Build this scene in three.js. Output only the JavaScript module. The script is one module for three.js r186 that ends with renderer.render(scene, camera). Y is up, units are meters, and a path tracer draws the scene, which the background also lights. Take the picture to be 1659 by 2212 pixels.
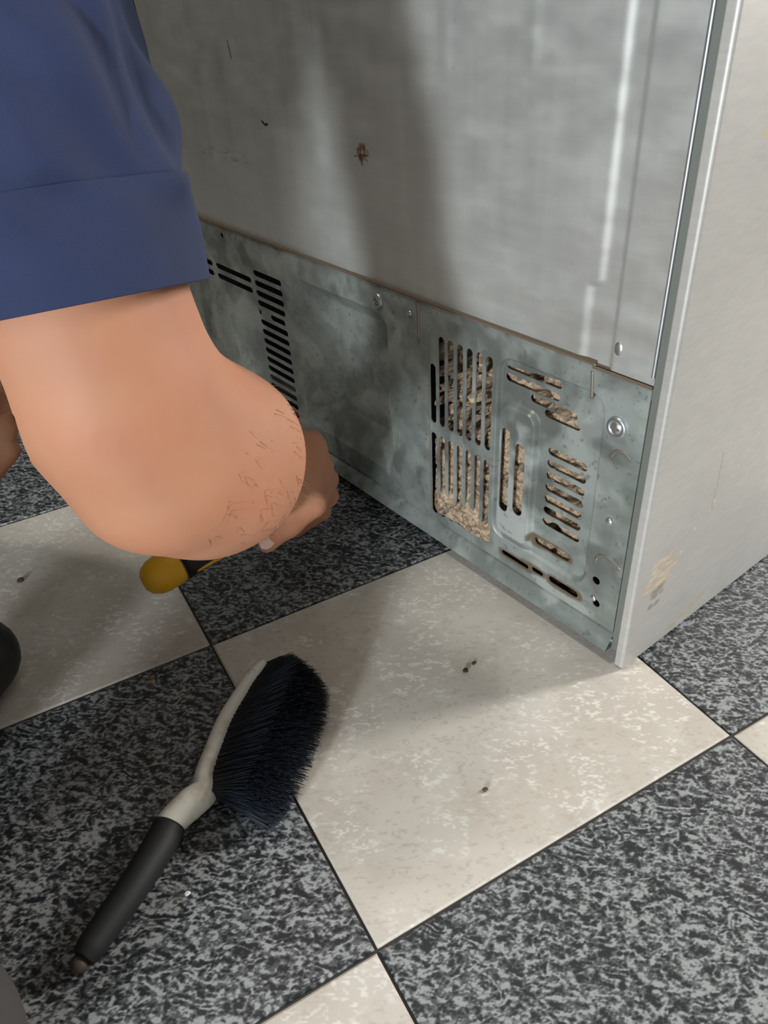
import * as THREE from 'three';
import { mergeGeometries } from 'three/addons/utils/BufferGeometryUtils.js';
import { RectAreaLightUniformsLib } from 'three/addons/lights/RectAreaLightUniformsLib.js';

// ------------------------------------------------------------------ camera, sky, light, exposure
const scene = new THREE.Scene();
const camera = new THREE.PerspectiveCamera(66.71, 1659 / 2212, 0.02, 60);
camera.position.set(-0.096, 0.525, 0.5637);
camera.rotation.set(-0.61197, -0.47745, -0.06143, 'YXZ');
const renderer = new THREE.WebGLRenderer({ antialias: true });
renderer.toneMapping = THREE.LinearToneMapping;
renderer.toneMappingExposure = 0.7;
renderer.shadowMap.enabled = true;
RectAreaLightUniformsLib.init();
scene.background = new THREE.Color(0.75, 0.87, 1.0);
const HALF = 2.64, CEIL = 2.4;                       // the room: 16 x 16 tiles
const WINDOWS = [                                    // wall, centre along it, width, sill, height, radiance, colour
  { wall: 'right', at: 0.78, width: 0.42, sill: 0.75, height: 1.2, power: 90, color: [1.0, 0.98, 0.95] },
  { wall: 'left', at: 2.3, width: 0.45, sill: 0.36, height: 0.85, power: 250, color: [0.88, 0.97, 1.04] },
];
const LAMP = { at: [-0.62, -0.08], size: 0.24, power: 140, color: [1.0, 0.98, 0.95] };   // ceiling panel

// ------------------------------------------------------------------ helpers
let seed = 7;
const rnd = () => { seed = (seed + 0x6d2b79f5) | 0; let t = Math.imul(seed ^ (seed >>> 15), 1 | seed); t = (t + Math.imul(t ^ (t >>> 7), 61 | t)) ^ t; return ((t ^ (t >>> 14)) >>> 0) / 4294967296; };
const V = (a) => new THREE.Vector3(a[0], a[1], a[2]);
const clamp = (x, a = 0, b = 1) => Math.min(b, Math.max(a, x));
const lerp = (a, b, t) => a + (b - a) * t;
const sstep = (a, b, x) => { const t = clamp((x - a) / (b - a)); return t * t * (3 - 2 * t); };
const hash = (x, y, z) => { let h = Math.imul(x, 374761393) ^ Math.imul(y, 668265263) ^ Math.imul(z, 2147483647 ^ 40503); h = Math.imul(h ^ (h >>> 13), 1274126177); return ((h ^ (h >>> 16)) >>> 0) / 4294967296; };
function noise2(x, y, s = 0) {
  const i = Math.floor(x), j = Math.floor(y); let u = x - i, v = y - j; u = u * u * (3 - 2 * u); v = v * v * (3 - 2 * v);
  return lerp(lerp(hash(i, j, s), hash(i + 1, j, s), u), lerp(hash(i, j + 1, s), hash(i + 1, j + 1, s), u), v);
}
const fbm2 = (x, y, s, n = 4) => { let a = 0.5, t = 0, w = 0; for (let k = 0; k < n; k++) { t += a * noise2(x, y, s + k * 17); w += a; a *= 0.5; x *= 2.03; y *= 2.03; } return t / w; };
function noise3(x, y, z, s = 0) { const k = Math.floor(z); let w = z - k; w = w * w * (3 - 2 * w); return lerp(noise2(x, y, s + k * 131), noise2(x, y, s + (k + 1) * 131), w); }
const toS = (c) => Math.round(255 * clamp(c <= 0.0031308 ? c * 12.92 : 1.055 * c ** (1 / 2.4) - 0.055));
function texture(w, h, f, srgb = true) {             // f(u, v) -> linear colour (or grey value when not srgb)
  const d = new Uint8Array(w * h * 4);
  for (let j = 0; j < h; j++) for (let i = 0; i < w; i++) {
    const c = f((i + 0.5) / w, (j + 0.5) / h), o = 4 * (j * w + i);
    if (srgb) { d[o] = toS(c[0]); d[o + 1] = toS(c[1]); d[o + 2] = toS(c[2]); } else d[o] = d[o + 1] = d[o + 2] = Math.round(255 * clamp(c));
    d[o + 3] = 255;
  }
  const t = new THREE.DataTexture(d, w, h); t.magFilter = t.minFilter = THREE.LinearFilter; t.wrapS = t.wrapT = THREE.RepeatWrapping;
  if (srgb) t.colorSpace = THREE.SRGBColorSpace; t.needsUpdate = true; return t;
}
const mix3 = (a, b, t) => [lerp(a[0], b[0], t), lerp(a[1], b[1], t), lerp(a[2], b[2], t)];
const lin = (r, g, b) => new THREE.Color().setRGB(r, g, b);
const mat = (c, roughness = 0.6, metalness = 0, more = {}) => new THREE.MeshStandardMaterial({ color: lin(...c), roughness, metalness, ...more });
const used = {};
function numbered(n) { const k = used[n] = (used[n] ?? -1) + 1; return k ? n + '_' + String(k).padStart(3, '0') : n; }
function part(name, geometry, material, parent, label) {
  const m = new THREE.Mesh(geometry, material); m.name = name; m.castShadow = m.receiveShadow = true; parent.add(m);
  if (label) m.userData.label = label; return m;
}
function thing(name, label, category, position = [0, 0, 0], group) {
  const o = new THREE.Group(); o.name = numbered(name); o.position.set(...position); scene.add(o);
  o.userData = { label, category }; if (group) o.userData.group = group; return o;
}
function structure(name, label, category = 'wall') { const o = new THREE.Group(); o.name = name; scene.add(o); o.userData = { kind: 'structure', label, category }; return o; }
function merge(list) {
  const g = list.map((x) => { const y = x.index ? x.toNonIndexed() : x; for (const k of Object.keys(y.attributes)) if (!['position', 'normal', 'uv'].includes(k)) y.deleteAttribute(k); if (!y.attributes.uv) y.setAttribute('uv', new THREE.BufferAttribute(new Float32Array(y.attributes.position.count * 2), 2)); return y; });
  return mergeGeometries(g);
}
function fromTris(pos, idx, uv) { const g = new THREE.BufferGeometry(); g.setAttribute('position', new THREE.Float32BufferAttribute(pos, 3)); if (uv) g.setAttribute('uv', new THREE.Float32BufferAttribute(uv, 2)); g.setIndex(idx); g.computeVertexNormals(); return g; }
const box = (x0, x1, y0, y1, z0, z1) => new THREE.BoxGeometry(x1 - x0, y1 - y0, z1 - z0).translate((x0 + x1) / 2, (y0 + y1) / 2, (z0 + z1) / 2);
function tube(points, radii, sides = 16, caps = true, flat = 1) {   // swept tube through points; radii per point; flat squeezes it vertically
  const curve = new THREE.CatmullRomCurve3(points.map(V)), n = (points.length - 1) * 6, pos = [], idx = [];
  let prev = null;
  for (let i = 0; i <= n; i++) {
    const t = i / n, p = curve.getPoint(t), d = curve.getTangent(t).normalize();
    const up = new THREE.Vector3(0, 1, 0); if (Math.abs(d.y) > 0.95) up.set(1, 0, 0);
    const s = new THREE.Vector3().crossVectors(d, up).normalize(), w = new THREE.Vector3().crossVectors(s, d).normalize();
    const f = t * (points.length - 1), k = Math.min(points.length - 2, Math.floor(f)), r = lerp(radii[k], radii[k + 1], f - k);
    for (let j = 0; j < sides; j++) { const a = j / sides * Math.PI * 2, q = p.clone().addScaledVector(s, Math.cos(a) * r).addScaledVector(w, Math.sin(a) * r * flat); pos.push(q.x, q.y, q.z); }
    if (i) for (let j = 0; j < sides; j++) { const a = (i - 1) * sides + j, b = (i - 1) * sides + (j + 1) % sides, c = i * sides + j, e = i * sides + (j + 1) % sides; idx.push(a, b, c, b, e, c); }
  }
  if (caps) for (const i of [0, n]) { const p = curve.getPoint(i / n), c = pos.length / 3; pos.push(p.x, p.y, p.z); for (let j = 0; j < sides; j++) { const a = i * sides + j, b = i * sides + (j + 1) % sides; i ? idx.push(c, a, b) : idx.push(c, b, a); } }
  const g = fromTris(pos, idx); return g;
}
// signed distance fields and their surface (surface nets)
const smin = (a, b, k) => { const h = clamp(0.5 + 0.5 * (b - a) / k); return lerp(b, a, h) - k * h * (1 - h); };
function capsule(a, b, ra, rb) {
  const bx = b[0] - a[0], by = b[1] - a[1], bz = b[2] - a[2], l2 = bx * bx + by * by + bz * bz + 1e-12;
  return (x, y, z) => { const px = x - a[0], py = y - a[1], pz = z - a[2], t = clamp((px * bx + py * by + pz * bz) / l2); return Math.hypot(px - bx * t, py - by * t, pz - bz * t) - lerp(ra, rb, t); };
}
const ellipsoid = (c, r) => (x, y, z) => { const a = (x - c[0]) / r[0], b = (y - c[1]) / r[1], d = (z - c[2]) / r[2], k = Math.hypot(a, b, d); return (k - 1) * Math.min(...r); };
const blend = (fs, k) => (x, y, z) => { let d = 1e3; for (const f of fs) d = smin(d, f(x, y, z), k); return d; };
function surface(f, min, max, cell) {
  const n = min.map((m, i) => Math.ceil((max[i] - m) / cell) + 1), [nx, ny, nz] = n, val = new Float32Array(nx * ny * nz);
  for (let k = 0, o = 0; k < nz; k++) for (let j = 0; j < ny; j++) for (let i = 0; i < nx; i++, o++) val[o] = f(min[0] + i * cell, min[1] + j * cell, min[2] + k * cell);
  const id = new Int32Array(nx * ny * nz).fill(-1), pos = [], idx = [], at = (i, j, k) => i + nx * (j + ny * k);
  for (let k = 0; k < nz - 1; k++) for (let j = 0; j < ny - 1; j++) for (let i = 0; i < nx - 1; i++) {
    let sx = 0, sy = 0, sz = 0, c = 0, m = 0; const g = [];
    for (let q = 0; q < 8; q++) { const v = val[at(i + (q & 1), j + (q >> 1 & 1), k + (q >> 2))]; g.push(v); if (v < 0) m++; }
    if (!m || m === 8) continue;
    for (let q = 0; q < 8; q++) for (const b of [1, 2, 4]) if (!(q & b)) { const v0 = g[q], v1 = g[q | b]; if ((v0 < 0) !== (v1 < 0)) { const t = v0 / (v0 - v1); sx += (q & 1) + (b === 1 ? t : 0); sy += (q >> 1 & 1) + (b === 2 ? t : 0); sz += (q >> 2) + (b === 4 ? t : 0); c++; } }
    id[at(i, j, k)] = pos.length / 3; pos.push(min[0] + (i + sx / c) * cell, min[1] + (j + sy / c) * cell, min[2] + (k + sz / c) * cell);
  }
  const quad = (a, b, c, d, flip) => { if (a < 0 || b < 0 || c < 0 || d < 0) return; flip ? idx.push(a, c, b, a, d, c) : idx.push(a, b, c, a, c, d); };
  for (let k = 1; k < nz - 1; k++) for (let j = 1; j < ny - 1; j++) for (let i = 1; i < nx - 1; i++) {
    const s = val[at(i, j, k)] < 0;
    if (s !== val[at(i + 1, j, k)] < 0) quad(id[at(i, j - 1, k - 1)], id[at(i, j, k - 1)], id[at(i, j, k)], id[at(i, j - 1, k)], !s);
    if (s !== val[at(i, j + 1, k)] < 0) quad(id[at(i - 1, j, k - 1)], id[at(i - 1, j, k)], id[at(i, j, k)], id[at(i, j, k - 1)], !s);
    if (s !== val[at(i, j, k + 1)] < 0) quad(id[at(i - 1, j - 1, k)], id[at(i, j - 1, k)], id[at(i, j, k)], id[at(i - 1, j, k)], !s);
  }
  return fromTris(pos, idx);
}
const boundsOf = (pts, pad) => [[0, 1, 2].map((i) => Math.min(...pts.map((p) => p[i])) - pad), [0, 1, 2].map((i) => Math.max(...pts.map((p) => p[i])) + pad)];

// ------------------------------------------------------------------ the room
const TILE = 0.33;
const streak = (u, v) => { const x = u * 330, y = v * 330; return [(x * 0.87 + y * 0.49), (-x * 0.49 + y * 0.87)]; };   // millimetres along and across the grain of the glaze
function darkTile(s) {
  return texture(1024, 1024, (u, v) => {
    const [a, b] = streak(u, v), wob = 3 * fbm2(a / 14, b / 14, s + 5, 2);
    const net = 1 - Math.abs(2 * noise2(a / 6.5 + wob, b / 3.6 + wob, s) - 1), n = 0.34 * net + 0.36 * noise2((a + 0.4 * b) / 3.4, (b - 0.3 * a) / 2.1 + wob, s + 13) + 0.3 * noise2((a - 0.5 * b) / 1.8, (b + 0.4 * a) / 1.1, s + 3) - 0.03;
    const big = fbm2(a / 45, b / 45, s + 9, 3) - 0.5, m = 0.5 + 1.45 * (n - 0.485) + 0.1 * big;
    let c = mix3([0.014, 0.016, 0.018], [0.075, 0.079, 0.081], sstep(0.3, 0.5, m));
    c = mix3(c, [0.33, 0.34, 0.338], sstep(0.5, 0.84, m)); return c;
  });
}
function lightTile(s) {
  return texture(1024, 1024, (u, v) => {
    const [a, b] = streak(u, v);
    const cloud = fbm2(a / 48, b / 48, s, 4), fleck = 0.5 * noise2(a / 6 + 4 * cloud, b / 3.4, s + 21) + 0.5 * noise2(a / 2.4, b / 1.4, s + 23), where = fbm2(a / 30, b / 30, s + 31, 3);
    let c = mix3([0.56, 0.505, 0.435], [0.63, 0.58, 0.51], sstep(0.3, 0.7, cloud));
    c = mix3(c, [0.80, 0.765, 0.70], 0.8 * sstep(0.5, 0.82, fleck) * sstep(0.4, 0.62, where));
    c = mix3(c, [0.45, 0.39, 0.32], 0.5 * sstep(0.45, 0.18, fleck) * sstep(0.62, 0.45, where));
    return c;
  });
}
const darkMats = [11, 53].map((s) => new THREE.MeshStandardMaterial({ map: darkTile(s), roughness: 0.42, metalness: 0 }));
const lightMats = [101, 177].map((s) => new THREE.MeshStandardMaterial({ map: lightTile(s), roughness: 0.4, metalness: 0 }));
function tileGeometry(turned) {
  const a = TILE / 2 - 0.0011, c = 0.0016, pos = [], idx = [], uv = [];
  const ring = (r, y) => [[-r, y, -r], [r, y, -r], [r, y, r], [-r, y, r]];
  const put = (p) => { pos.push(...p); const u = p[0] / TILE + 0.5, v = p[2] / TILE + 0.5; uv.push(turned ? 1 - u : u, turned ? 1 - v : v); return pos.length / 3 - 1; };
  const quad = (p) => { const i = p.map(put); idx.push(i[0], i[2], i[1], i[0], i[3], i[2]); };
  const t = ring(a - c, 0), m = ring(a, -c * 0.7), b = ring(a, -0.008); quad(t);
  for (let i = 0; i < 4; i++) { const j = (i + 1) % 4; quad([t[i], m[i], m[j], t[j]].reverse()); quad([m[i], b[i], b[j], m[j]].reverse()); }
  const g = fromTris(pos, idx, uv); return g;
}
const tileGeos = [tileGeometry(false), tileGeometry(true)];
const floor = structure('floor', 'chequered floor of charcoal speckled and beige mottled tiles', 'floor');
part('grout', box(-HALF, HALF, -0.06, -0.0022, -HALF, HALF), mat([0.055, 0.05, 0.045], 0.95), floor, 'dark grey grout between the tiles');
for (let i = -8; i < 8; i++) for (let j = -8; j < 8; j++) {
  const light = ((i + j) % 2 + 2) % 2 === 0, k = hash(i + 50, j + 50, 3);
  const t = part('tile', tileGeos[k > 0.5 ? 1 : 0], (light ? lightMats : darkMats)[Math.floor(k * 97) % 2], floor);
  t.position.set((i + 0.5) * TILE, (hash(i + 20, j + 20, 9) - 0.5) * 0.0004, (j + 0.5) * TILE);
}
const plaster = mat([0.17, 0.16, 0.145], 0.9), frameMat = mat([0.78, 0.78, 0.76], 0.4), TH = 0.16;
const glassMat = new THREE.MeshPhysicalMaterial({ color: 0xffffff, transmission: 1, thickness: 0, roughness: 0, ior: 1.5 });
const WALLS = {   // local frame of each wall: x along it, y up, z out of the room
  left: [[-HALF, 0, 0], -Math.PI / 2, 'beige plastered wall with a tall narrow window near the corner'], right: [[HALF, 0, 0], Math.PI / 2, 'beige plastered wall with a narrow window, beside the refrigerator'],
  back: [[0, 0, HALF], 0, 'plain beige plastered wall behind the kneeling person'], front: [[0, 0, -HALF], Math.PI, 'plain beige plastered wall on the far side behind the refrigerator'],
};
let windowCount = 0;
for (const [side, [p, turn, label]] of Object.entries(WALLS)) {
  const w = structure('wall_' + side, label); w.position.set(...p); w.rotation.y = turn;
  const shape = new THREE.Shape([[-HALF - TH, -0.06], [HALF + TH, -0.06], [HALF + TH, CEIL + TH], [-HALF - TH, CEIL + TH]].map((q) => new THREE.Vector2(...q)));
  for (const o of WINDOWS.filter((q) => q.wall === side)) {
    const c = side === 'right' ? -o.at : o.at, x0 = c - o.width / 2, x1 = c + o.width / 2, y0 = o.sill, y1 = o.sill + o.height;
    shape.holes.push(new THREE.Path([[x0, y0], [x0, y1], [x1, y1], [x1, y0]].map((q) => new THREE.Vector2(...q))));
    const n = ++windowCount, win = structure('window_' + n, ['narrow white framed window in the wall beyond the refrigerator side', 'tall narrow white framed window near the room corner'][WINDOWS.indexOf(o)], 'window');
    win.position.set(...p); win.rotation.y = turn;
    const f = 0.03;
    part('window_frame', merge([box(x0, x0 + f, y0, y1, 0.06, 0.11), box(x1 - f, x1, y0, y1, 0.06, 0.11), box(x0, x1, y0, y0 + f, 0.06, 0.11), box(x0, x1, y1 - f, y1, 0.06, 0.11)]), frameMat, win);
    part('pane', box(x0 + f, x1 - f, y0 + f, y1 - f, 0.083, 0.087), glassMat, win);
    part('window_sill', box(x0 - 0.03, x1 + 0.03, y0 - 0.03, y0 - 0.001, -0.05, 0.06), frameMat, win);
    const l = new THREE.RectAreaLight(lin(...o.color), o.power, o.width - 2 * f, o.height - 2 * f); l.name = 'window_daylight';
    l.position.set(c, (y0 + y1) / 2, 0.055); win.add(l);          // faces -z: into the room
  }
  part('plaster', new THREE.ExtrudeGeometry(shape, { depth: TH, bevelEnabled: false }), plaster, w);
}
const ceiling = structure('ceiling', 'plain ceiling', 'ceiling');
part('plaster', box(-HALF - TH, HALF + TH, CEIL, CEIL + TH, -HALF - TH, HALF + TH), mat([0.22, 0.21, 0.19], 0.9), ceiling);

{ const [x, z] = LAMP.at, h = LAMP.size / 2, l = thing('ceiling_lamp', 'square flat white ceiling lamp panel above the kneeling person', 'lamp', [x, CEIL, z]);
  part('housing', merge([box(-h - 0.02, h + 0.02, -0.012, 0, -h - 0.02, h + 0.02), box(-h - 0.02, h + 0.02, -0.03, -0.012, -h - 0.02, -h), box(-h - 0.02, h + 0.02, -0.03, -0.012, h, h + 0.02), box(-h - 0.02, -h, -0.03, -0.012, -h, h), box(h, h + 0.02, -0.03, -0.012, -h, h)]), frameMat, l);
  part('diffuser', box(-h, h, -0.022, -0.0125, -h, h), new THREE.MeshStandardMaterial({ color: 0xffffff, emissive: lin(...LAMP.color), emissiveIntensity: 2, roughness: 0.5 }), l);
  const r = new THREE.RectAreaLight(lin(...LAMP.color), LAMP.power, LAMP.size * 0.96, LAMP.size * 0.96); r.name = 'lamp_light'; r.position.set(0, -0.026, 0); r.rotation.x = -Math.PI / 2; l.add(r); }

// ------------------------------------------------------------------ the refrigerator, seen from behind
// local frame: x to the right along the back (0 at the right rear edge), y up, z out of the back
const fridge = thing('refrigerator', 'tall silver-grey refrigerator turned to show its bare metal back', 'refrigerator', [0.3024, 0, 0.2161]);
fridge.rotation.y = THREE.MathUtils.degToRad(-80.5);
const FW = 0.9, FD = 0.7, FH = 1.7, TOPC = 0.274, BOT = 0.0165;
const galv = texture(1024, 1024, (u, v) => {         // zinc coated steel, brushed a little along x
  const n = fbm2(u * 26, v * 60, 301, 4), s = fbm2(u * 9, v * 9, 311, 3), g = 0.82 + 0.16 * (n - 0.5) + 0.22 * (s - 0.5);
  return [g * 0.97, g * 0.99, g];
});
const galvCover = texture(1024, 512, (u, v) => {     // the lower cover: duller, blotched with white rust and grime
  const x = u * 90, y = v * 28, n = fbm2(x / 1.6, y / 1.6, 401, 4), s = fbm2(x / 7, y / 7, 411, 4), w = fbm2(x / 3.4 + 2 * s, y / 4.2, 421, 4), f = noise2(x * 3.1, y * 3.1, 431);
  let c = mix3([0.40, 0.43, 0.405], [0.60, 0.635, 0.61], sstep(0.32, 0.68, 0.5 * s + 0.5 * n));
  c = mix3(c, [0.83, 0.87, 0.84], 0.75 * sstep(0.55, 0.75, w));
  { const U = (1 - u) * 900, Y = v * 280, e = Math.max(104 - U, U - 144, 71 - Y, Y - 209) + 9 * (n - 0.5); c = mix3(c, [0.95, 0.98, 0.97], 0.8 * sstep(2, -3, e) * sstep(0.3, 0.55, w + 0.1)); }   // paler tone with a ragged edge over the raised pad
  c = mix3(c, [0.22, 0.225, 0.21], 0.7 * sstep(0.5, 0.28, w) * sstep(0.35, 0.6, s));
  const U = (1 - u) * 900, Y = v * 280; let d = 1e3;        // rust creeping out of the lowest slots, the screw and the lip
  for (const [p, q, r] of [[41, 75, 51], [100, 135, 48.5], [82, 96, 50.5], [58, 99, 81]]) d = Math.min(d, Math.hypot(Math.max(p - U, 0, U - q), Y - r) - 3);
  d = Math.min(d, Math.hypot(U - 24, Y - 231) - 5, (274 - Y) + 2.5);
  c = mix3(c, [0.26, 0.16, 0.085], 0.85 * sstep(4.5, 0.5, d + 7 * (n - 0.5)));
  return mix3(c, [0.2, 0.18, 0.15], 0.5 * sstep(0.86, 0.95, f));
});
const roughMap = texture(512, 512, (u, v) => 0.62 + 0.5 * (fbm2(u * 30, v * 34, 501, 4) - 0.5), false);
// prints and marks of the upper sheet: a rust blot, a dent, faint scuffs, on the sheet metal's grain
const sheetMap = (() => {
  const W = 1800, H = 1000, c = document.createElement('canvas'); c.width = W; c.height = H;   // 2 pixels a millimetre: x 0..900 mm from the right edge (mirrored), y 274..774 mm
  const g = c.getContext('2d'), im = g.createImageData(W, H);
  for (let j = 0; j < H; j++) for (let i = 0; i < W; i++) {
    const n = fbm2(i / 60, j / 9, 601, 3), s = fbm2(i / 150, j / 190, 611, 3), st = fbm2(i / 22, j / 260, 621, 3), t = 0.58 + 0.05 * (n - 0.5) + 0.10 * (s - 0.5) + 0.07 * (st - 0.5), o = 4 * (j * W + i);
    im.data[o] = toS(t); im.data[o + 1] = toS(t * 0.995); im.data[o + 2] = toS(t * 0.965); im.data[o + 3] = 255;
  }
  g.putImageData(im, 0, 0);
  const X = (u) => (900 - u) * 2, Y = (y) => H - (y - 274) * 2;
  g.lineCap = 'round';
  const blot = (u, y, r, col, n = 24) => { for (let k = 0; k < n; k++) { const a = rnd() * 6.283, d = r * Math.sqrt(rnd()); g.fillStyle = col; g.globalAlpha = 0.12 + 0.2 * rnd(); g.beginPath(); g.ellipse(X(u) + d * Math.cos(a) * 2, Y(y) + d * Math.sin(a) * 2, 2 + 4 * rnd(), 2 + 5 * rnd(), 0, 0, 7); g.fill(); } g.globalAlpha = 1; };
  blot(327, 387, 8, '#6b4a34', 40);
  const line = (pts, w, col, al = 1) => { g.globalAlpha = al; g.strokeStyle = col; g.lineWidth = w; g.beginPath(); pts.forEach(([u, y], i) => (i ? g.lineTo(X(u), Y(y)) : g.moveTo(X(u), Y(y)))); g.stroke(); g.globalAlpha = 1; };
  line([[330, 392], [330, 378]], 2.5, '#5a3420', 0.8); line([[333, 386], [320, 387]], 2, '#5a3420', 0.7); line([[340, 384], [337, 385]], 2, '#4a3020', 0.7);
  line([[496, 400], [491, 397], [486, 398]], 4.5, '#26231f', 0.9);
  line([[545, 470], [542, 455]], 5, '#4e4b42', 0.5);
  for (let k = 0; k < 26; k++) { const u = 540 + rnd() * 110, y = 352 + rnd() * 14; line([[u, y], [u - 3 - 6 * rnd(), y + (rnd() - 0.5) * 2], [u - 4 - 8 * rnd(), y + (rnd() - 0.5) * 5]], 1.6, rnd() > 0.5 ? '#8f897c' : '#b4aea2', 0.55); }
  for (let k = 0; k < 160; k++) { const u = rnd() * 640, y = 280 + rnd() * 480; line([[u, y], [u + (rnd() - 0.5) * 8, y + (rnd() - 0.3) * 9]], 1, rnd() > 0.5 ? '#c8c8c2' : '#8b877c', 0.3); }
  const t = new THREE.CanvasTexture(c); t.colorSpace = THREE.SRGBColorSpace; t.magFilter = THREE.LinearFilter; return t;
})();
const sheetMat = new THREE.MeshStandardMaterial({ color: lin(0.98, 0.98, 0.95), map: sheetMap, metalness: 0.62, roughness: 0.72, roughnessMap: roughMap });
const coverMat = new THREE.MeshStandardMaterial({ color: lin(0.56, 0.57, 0.55), map: galvCover, metalness: 0.45, roughness: 0.66, roughnessMap: roughMap });
const innerMetal = mat([0.5, 0.51, 0.5], 0.55, 0.5), rustMat = mat([0.13, 0.095, 0.062], 0.85, 0.1), zinc = mat([0.72, 0.74, 0.74], 0.35, 0.9, { map: galv });

// painted shell: side walls, top and front, with rolled rear edges
const paintMap = (() => {
  const W = 800, H = 1400, c = document.createElement('canvas'); c.width = W; c.height = H;    // 2 pixels a millimetre: 0..400 mm forward of the rear edge, 0..700 mm up
  const g = c.getContext('2d'), im = g.createImageData(W, H);
  for (let j = 0; j < H; j++) for (let i = 0; i < W; i++) {
    const n = fbm2(i / 22, j / 5, 701, 3), s = fbm2(i / 160, j / 160, 711, 3), t = 0.47 + 0.06 * (n - 0.5) + 0.08 * (s - 0.5), o = 4 * (j * W + i);
    im.data[o] = toS(t * 1.02); im.data[o + 1] = toS(t * 0.97); im.data[o + 2] = toS(t * 0.9); im.data[o + 3] = 255;
  }
  g.putImageData(im, 0, 0);
  const X = (s) => s * 2, Y = (y) => H - y * 2;
  const chip = (s, y, w, h, col, al = 0.9) => { g.globalAlpha = al; g.fillStyle = col; g.beginPath(); const n = 14; for (let k = 0; k < n; k++) { const a = k / n * 6.283, r = 0.7 + 0.5 * rnd(), px = X(s) + Math.cos(a) * w * r, py = Y(y) - Math.sin(a) * h * r; k ? g.lineTo(px, py) : g.moveTo(px, py); } g.closePath(); g.fill(); g.globalAlpha = 1; };
  for (let k = 0; k < 90; k++) { const a = rnd() * 6.283, d = Math.sqrt(rnd()); chip(33 + 20 * d * Math.cos(a), 93 + 20 * d * Math.sin(a), 5 + 8 * rnd(), 2 + 3 * rnd(), ['#dcc6a6', '#ceb491', '#e0cdb0', '#c2a683'][k % 4], 0.42); }
  for (let k = 0; k < 14; k++) chip(33 + 14 * (rnd() - 0.5), 70 + 22 * (rnd() - 0.5), 8, 6, '#8b8378', 0.45);
  for (const [s, y, r] of [[169, 199, 5], [160, 190, 6], [150, 182, 8], [138, 172, 5], [128, 162, 7], [120, 154, 6], [112, 146, 4], [100, 137, 8], [92, 131, 5], [81, 126, 6], [73, 119, 9], [66, 112, 7], [62, 104, 8], [150, 160, 6], [170, 170, 5], [135, 140, 7], [118, 128, 6], [176, 150, 6]]) chip(s + 5 * (rnd() - 0.5), y + 4 * (rnd() - 0.5), r * (0.35 + 0.5 * rnd()), r * (0.15 + 0.3 * rnd()), '#ddd0bc', 0.6);
  for (const [s, y] of [[100, 18], [86, 14], [70, 10], [112, 22]]) chip(s, y, 14, 4, '#c7a56c', 0.6);
  for (let k = 0; k < 10; k++) chip(96 + 4 * (rnd() - 0.5), 185 - 6 * k, 3, 6, '#a3845f', 0.35);
  chip(165, 268, 5, 4, '#7a5a3c', 0.8); chip(52, 430, 9, 4, '#cdb06a', 0.5);
  g.lineCap = 'round';
  for (let k = 0; k < 420; k++) { const s = rnd() * 390, y = rnd() * 690, l = 4 + 14 * rnd(); g.globalAlpha = 0.25; g.strokeStyle = rnd() > 0.4 ? '#dcd2c4' : '#9a9084'; g.lineWidth = 1; g.beginPath(); g.moveTo(X(s), Y(y)); g.lineTo(X(s + l), Y(y + l * (0.1 + 0.3 * rnd()))); g.stroke(); }
  g.globalAlpha = 1; g.fillStyle = `rgb(${toS(0.479)},${toS(0.456)},${toS(0.423)})`; g.fillRect(0, 0, W, 5); g.fillRect(W - 5, 0, 5, H);
  const t = new THREE.CanvasTexture(c); t.colorSpace = THREE.SRGBColorSpace; t.magFilter = THREE.LinearFilter; return t;
})();
const paintMat = new THREE.MeshStandardMaterial({ map: paintMap, metalness: 0.35, roughness: 0.5 });
function shellWall(x0, x1, y0, y1) {                 // a side wall of the shell with a rounded rear edge, uv in the map's millimetres
  const s = new THREE.Shape(), r = 0.003, zr = 0.001;
  s.moveTo(x0, -FD); s.lineTo(x1, -FD); s.lineTo(x1, zr - r); s.absarc(x1 - r, zr - r, r, 0, Math.PI / 2, false); s.absarc(x0 + r * 0.5, zr - r * 0.5, r * 0.5, Math.PI / 2, Math.PI, false); s.lineTo(x0, -FD);
  const g = new THREE.ExtrudeGeometry(s, { depth: y1 - y0, bevelEnabled: false, curveSegments: 6 }).rotateX(Math.PI / 2).translate(0, y1, 0);
  const p = g.attributes.position, uv = g.attributes.uv;
  for (let i = 0; i < p.count; i++) { const z = p.getZ(i); uv.setXY(i, Math.abs(z) / 0.4, p.getY(i) / 0.7); }
  return g;
}
part('side_panel', shellWall(0.0065, 0.0155, 0.003, FH), paintMat, fridge, 'silver painted steel side with scuffs and a bare tan patch');
part('side_panel', shellWall(-FW - 0.013, -FW - 0.002, 0.003, FH), paintMat, fridge);
part('top_panel', box(-FW, 0, FH - 0.02, FH, -FD, 0), mat([0.42, 0.41, 0.39], 0.4, 0.35), fridge);
part('base_tray', box(-FW, 0, BOT + 0.001, BOT + 0.004, -FD + 0.02, -0.006), innerMetal, fridge);
part('compartment_wall', box(-FW, 0, BOT, FH - 0.02, -0.30, -0.28), innerMetal, fridge);
for (const [a, b] of [[-FW, -FW / 2 - 0.003], [-FW / 2 + 0.003, 0]]) {
  const d = part('door', box(a, b, 0.06, FH, -FD - 0.07, -FD - 0.004), mat([0.45, 0.44, 0.42], 0.35, 0.5), fridge);
  const hx = a === -FW ? b - 0.05 : a + 0.05;
  part('handle', new THREE.CapsuleGeometry(0.012, 0.6, 4, 10).translate(hx, 1.0, -FD - 0.1), zinc, d);
}
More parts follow.
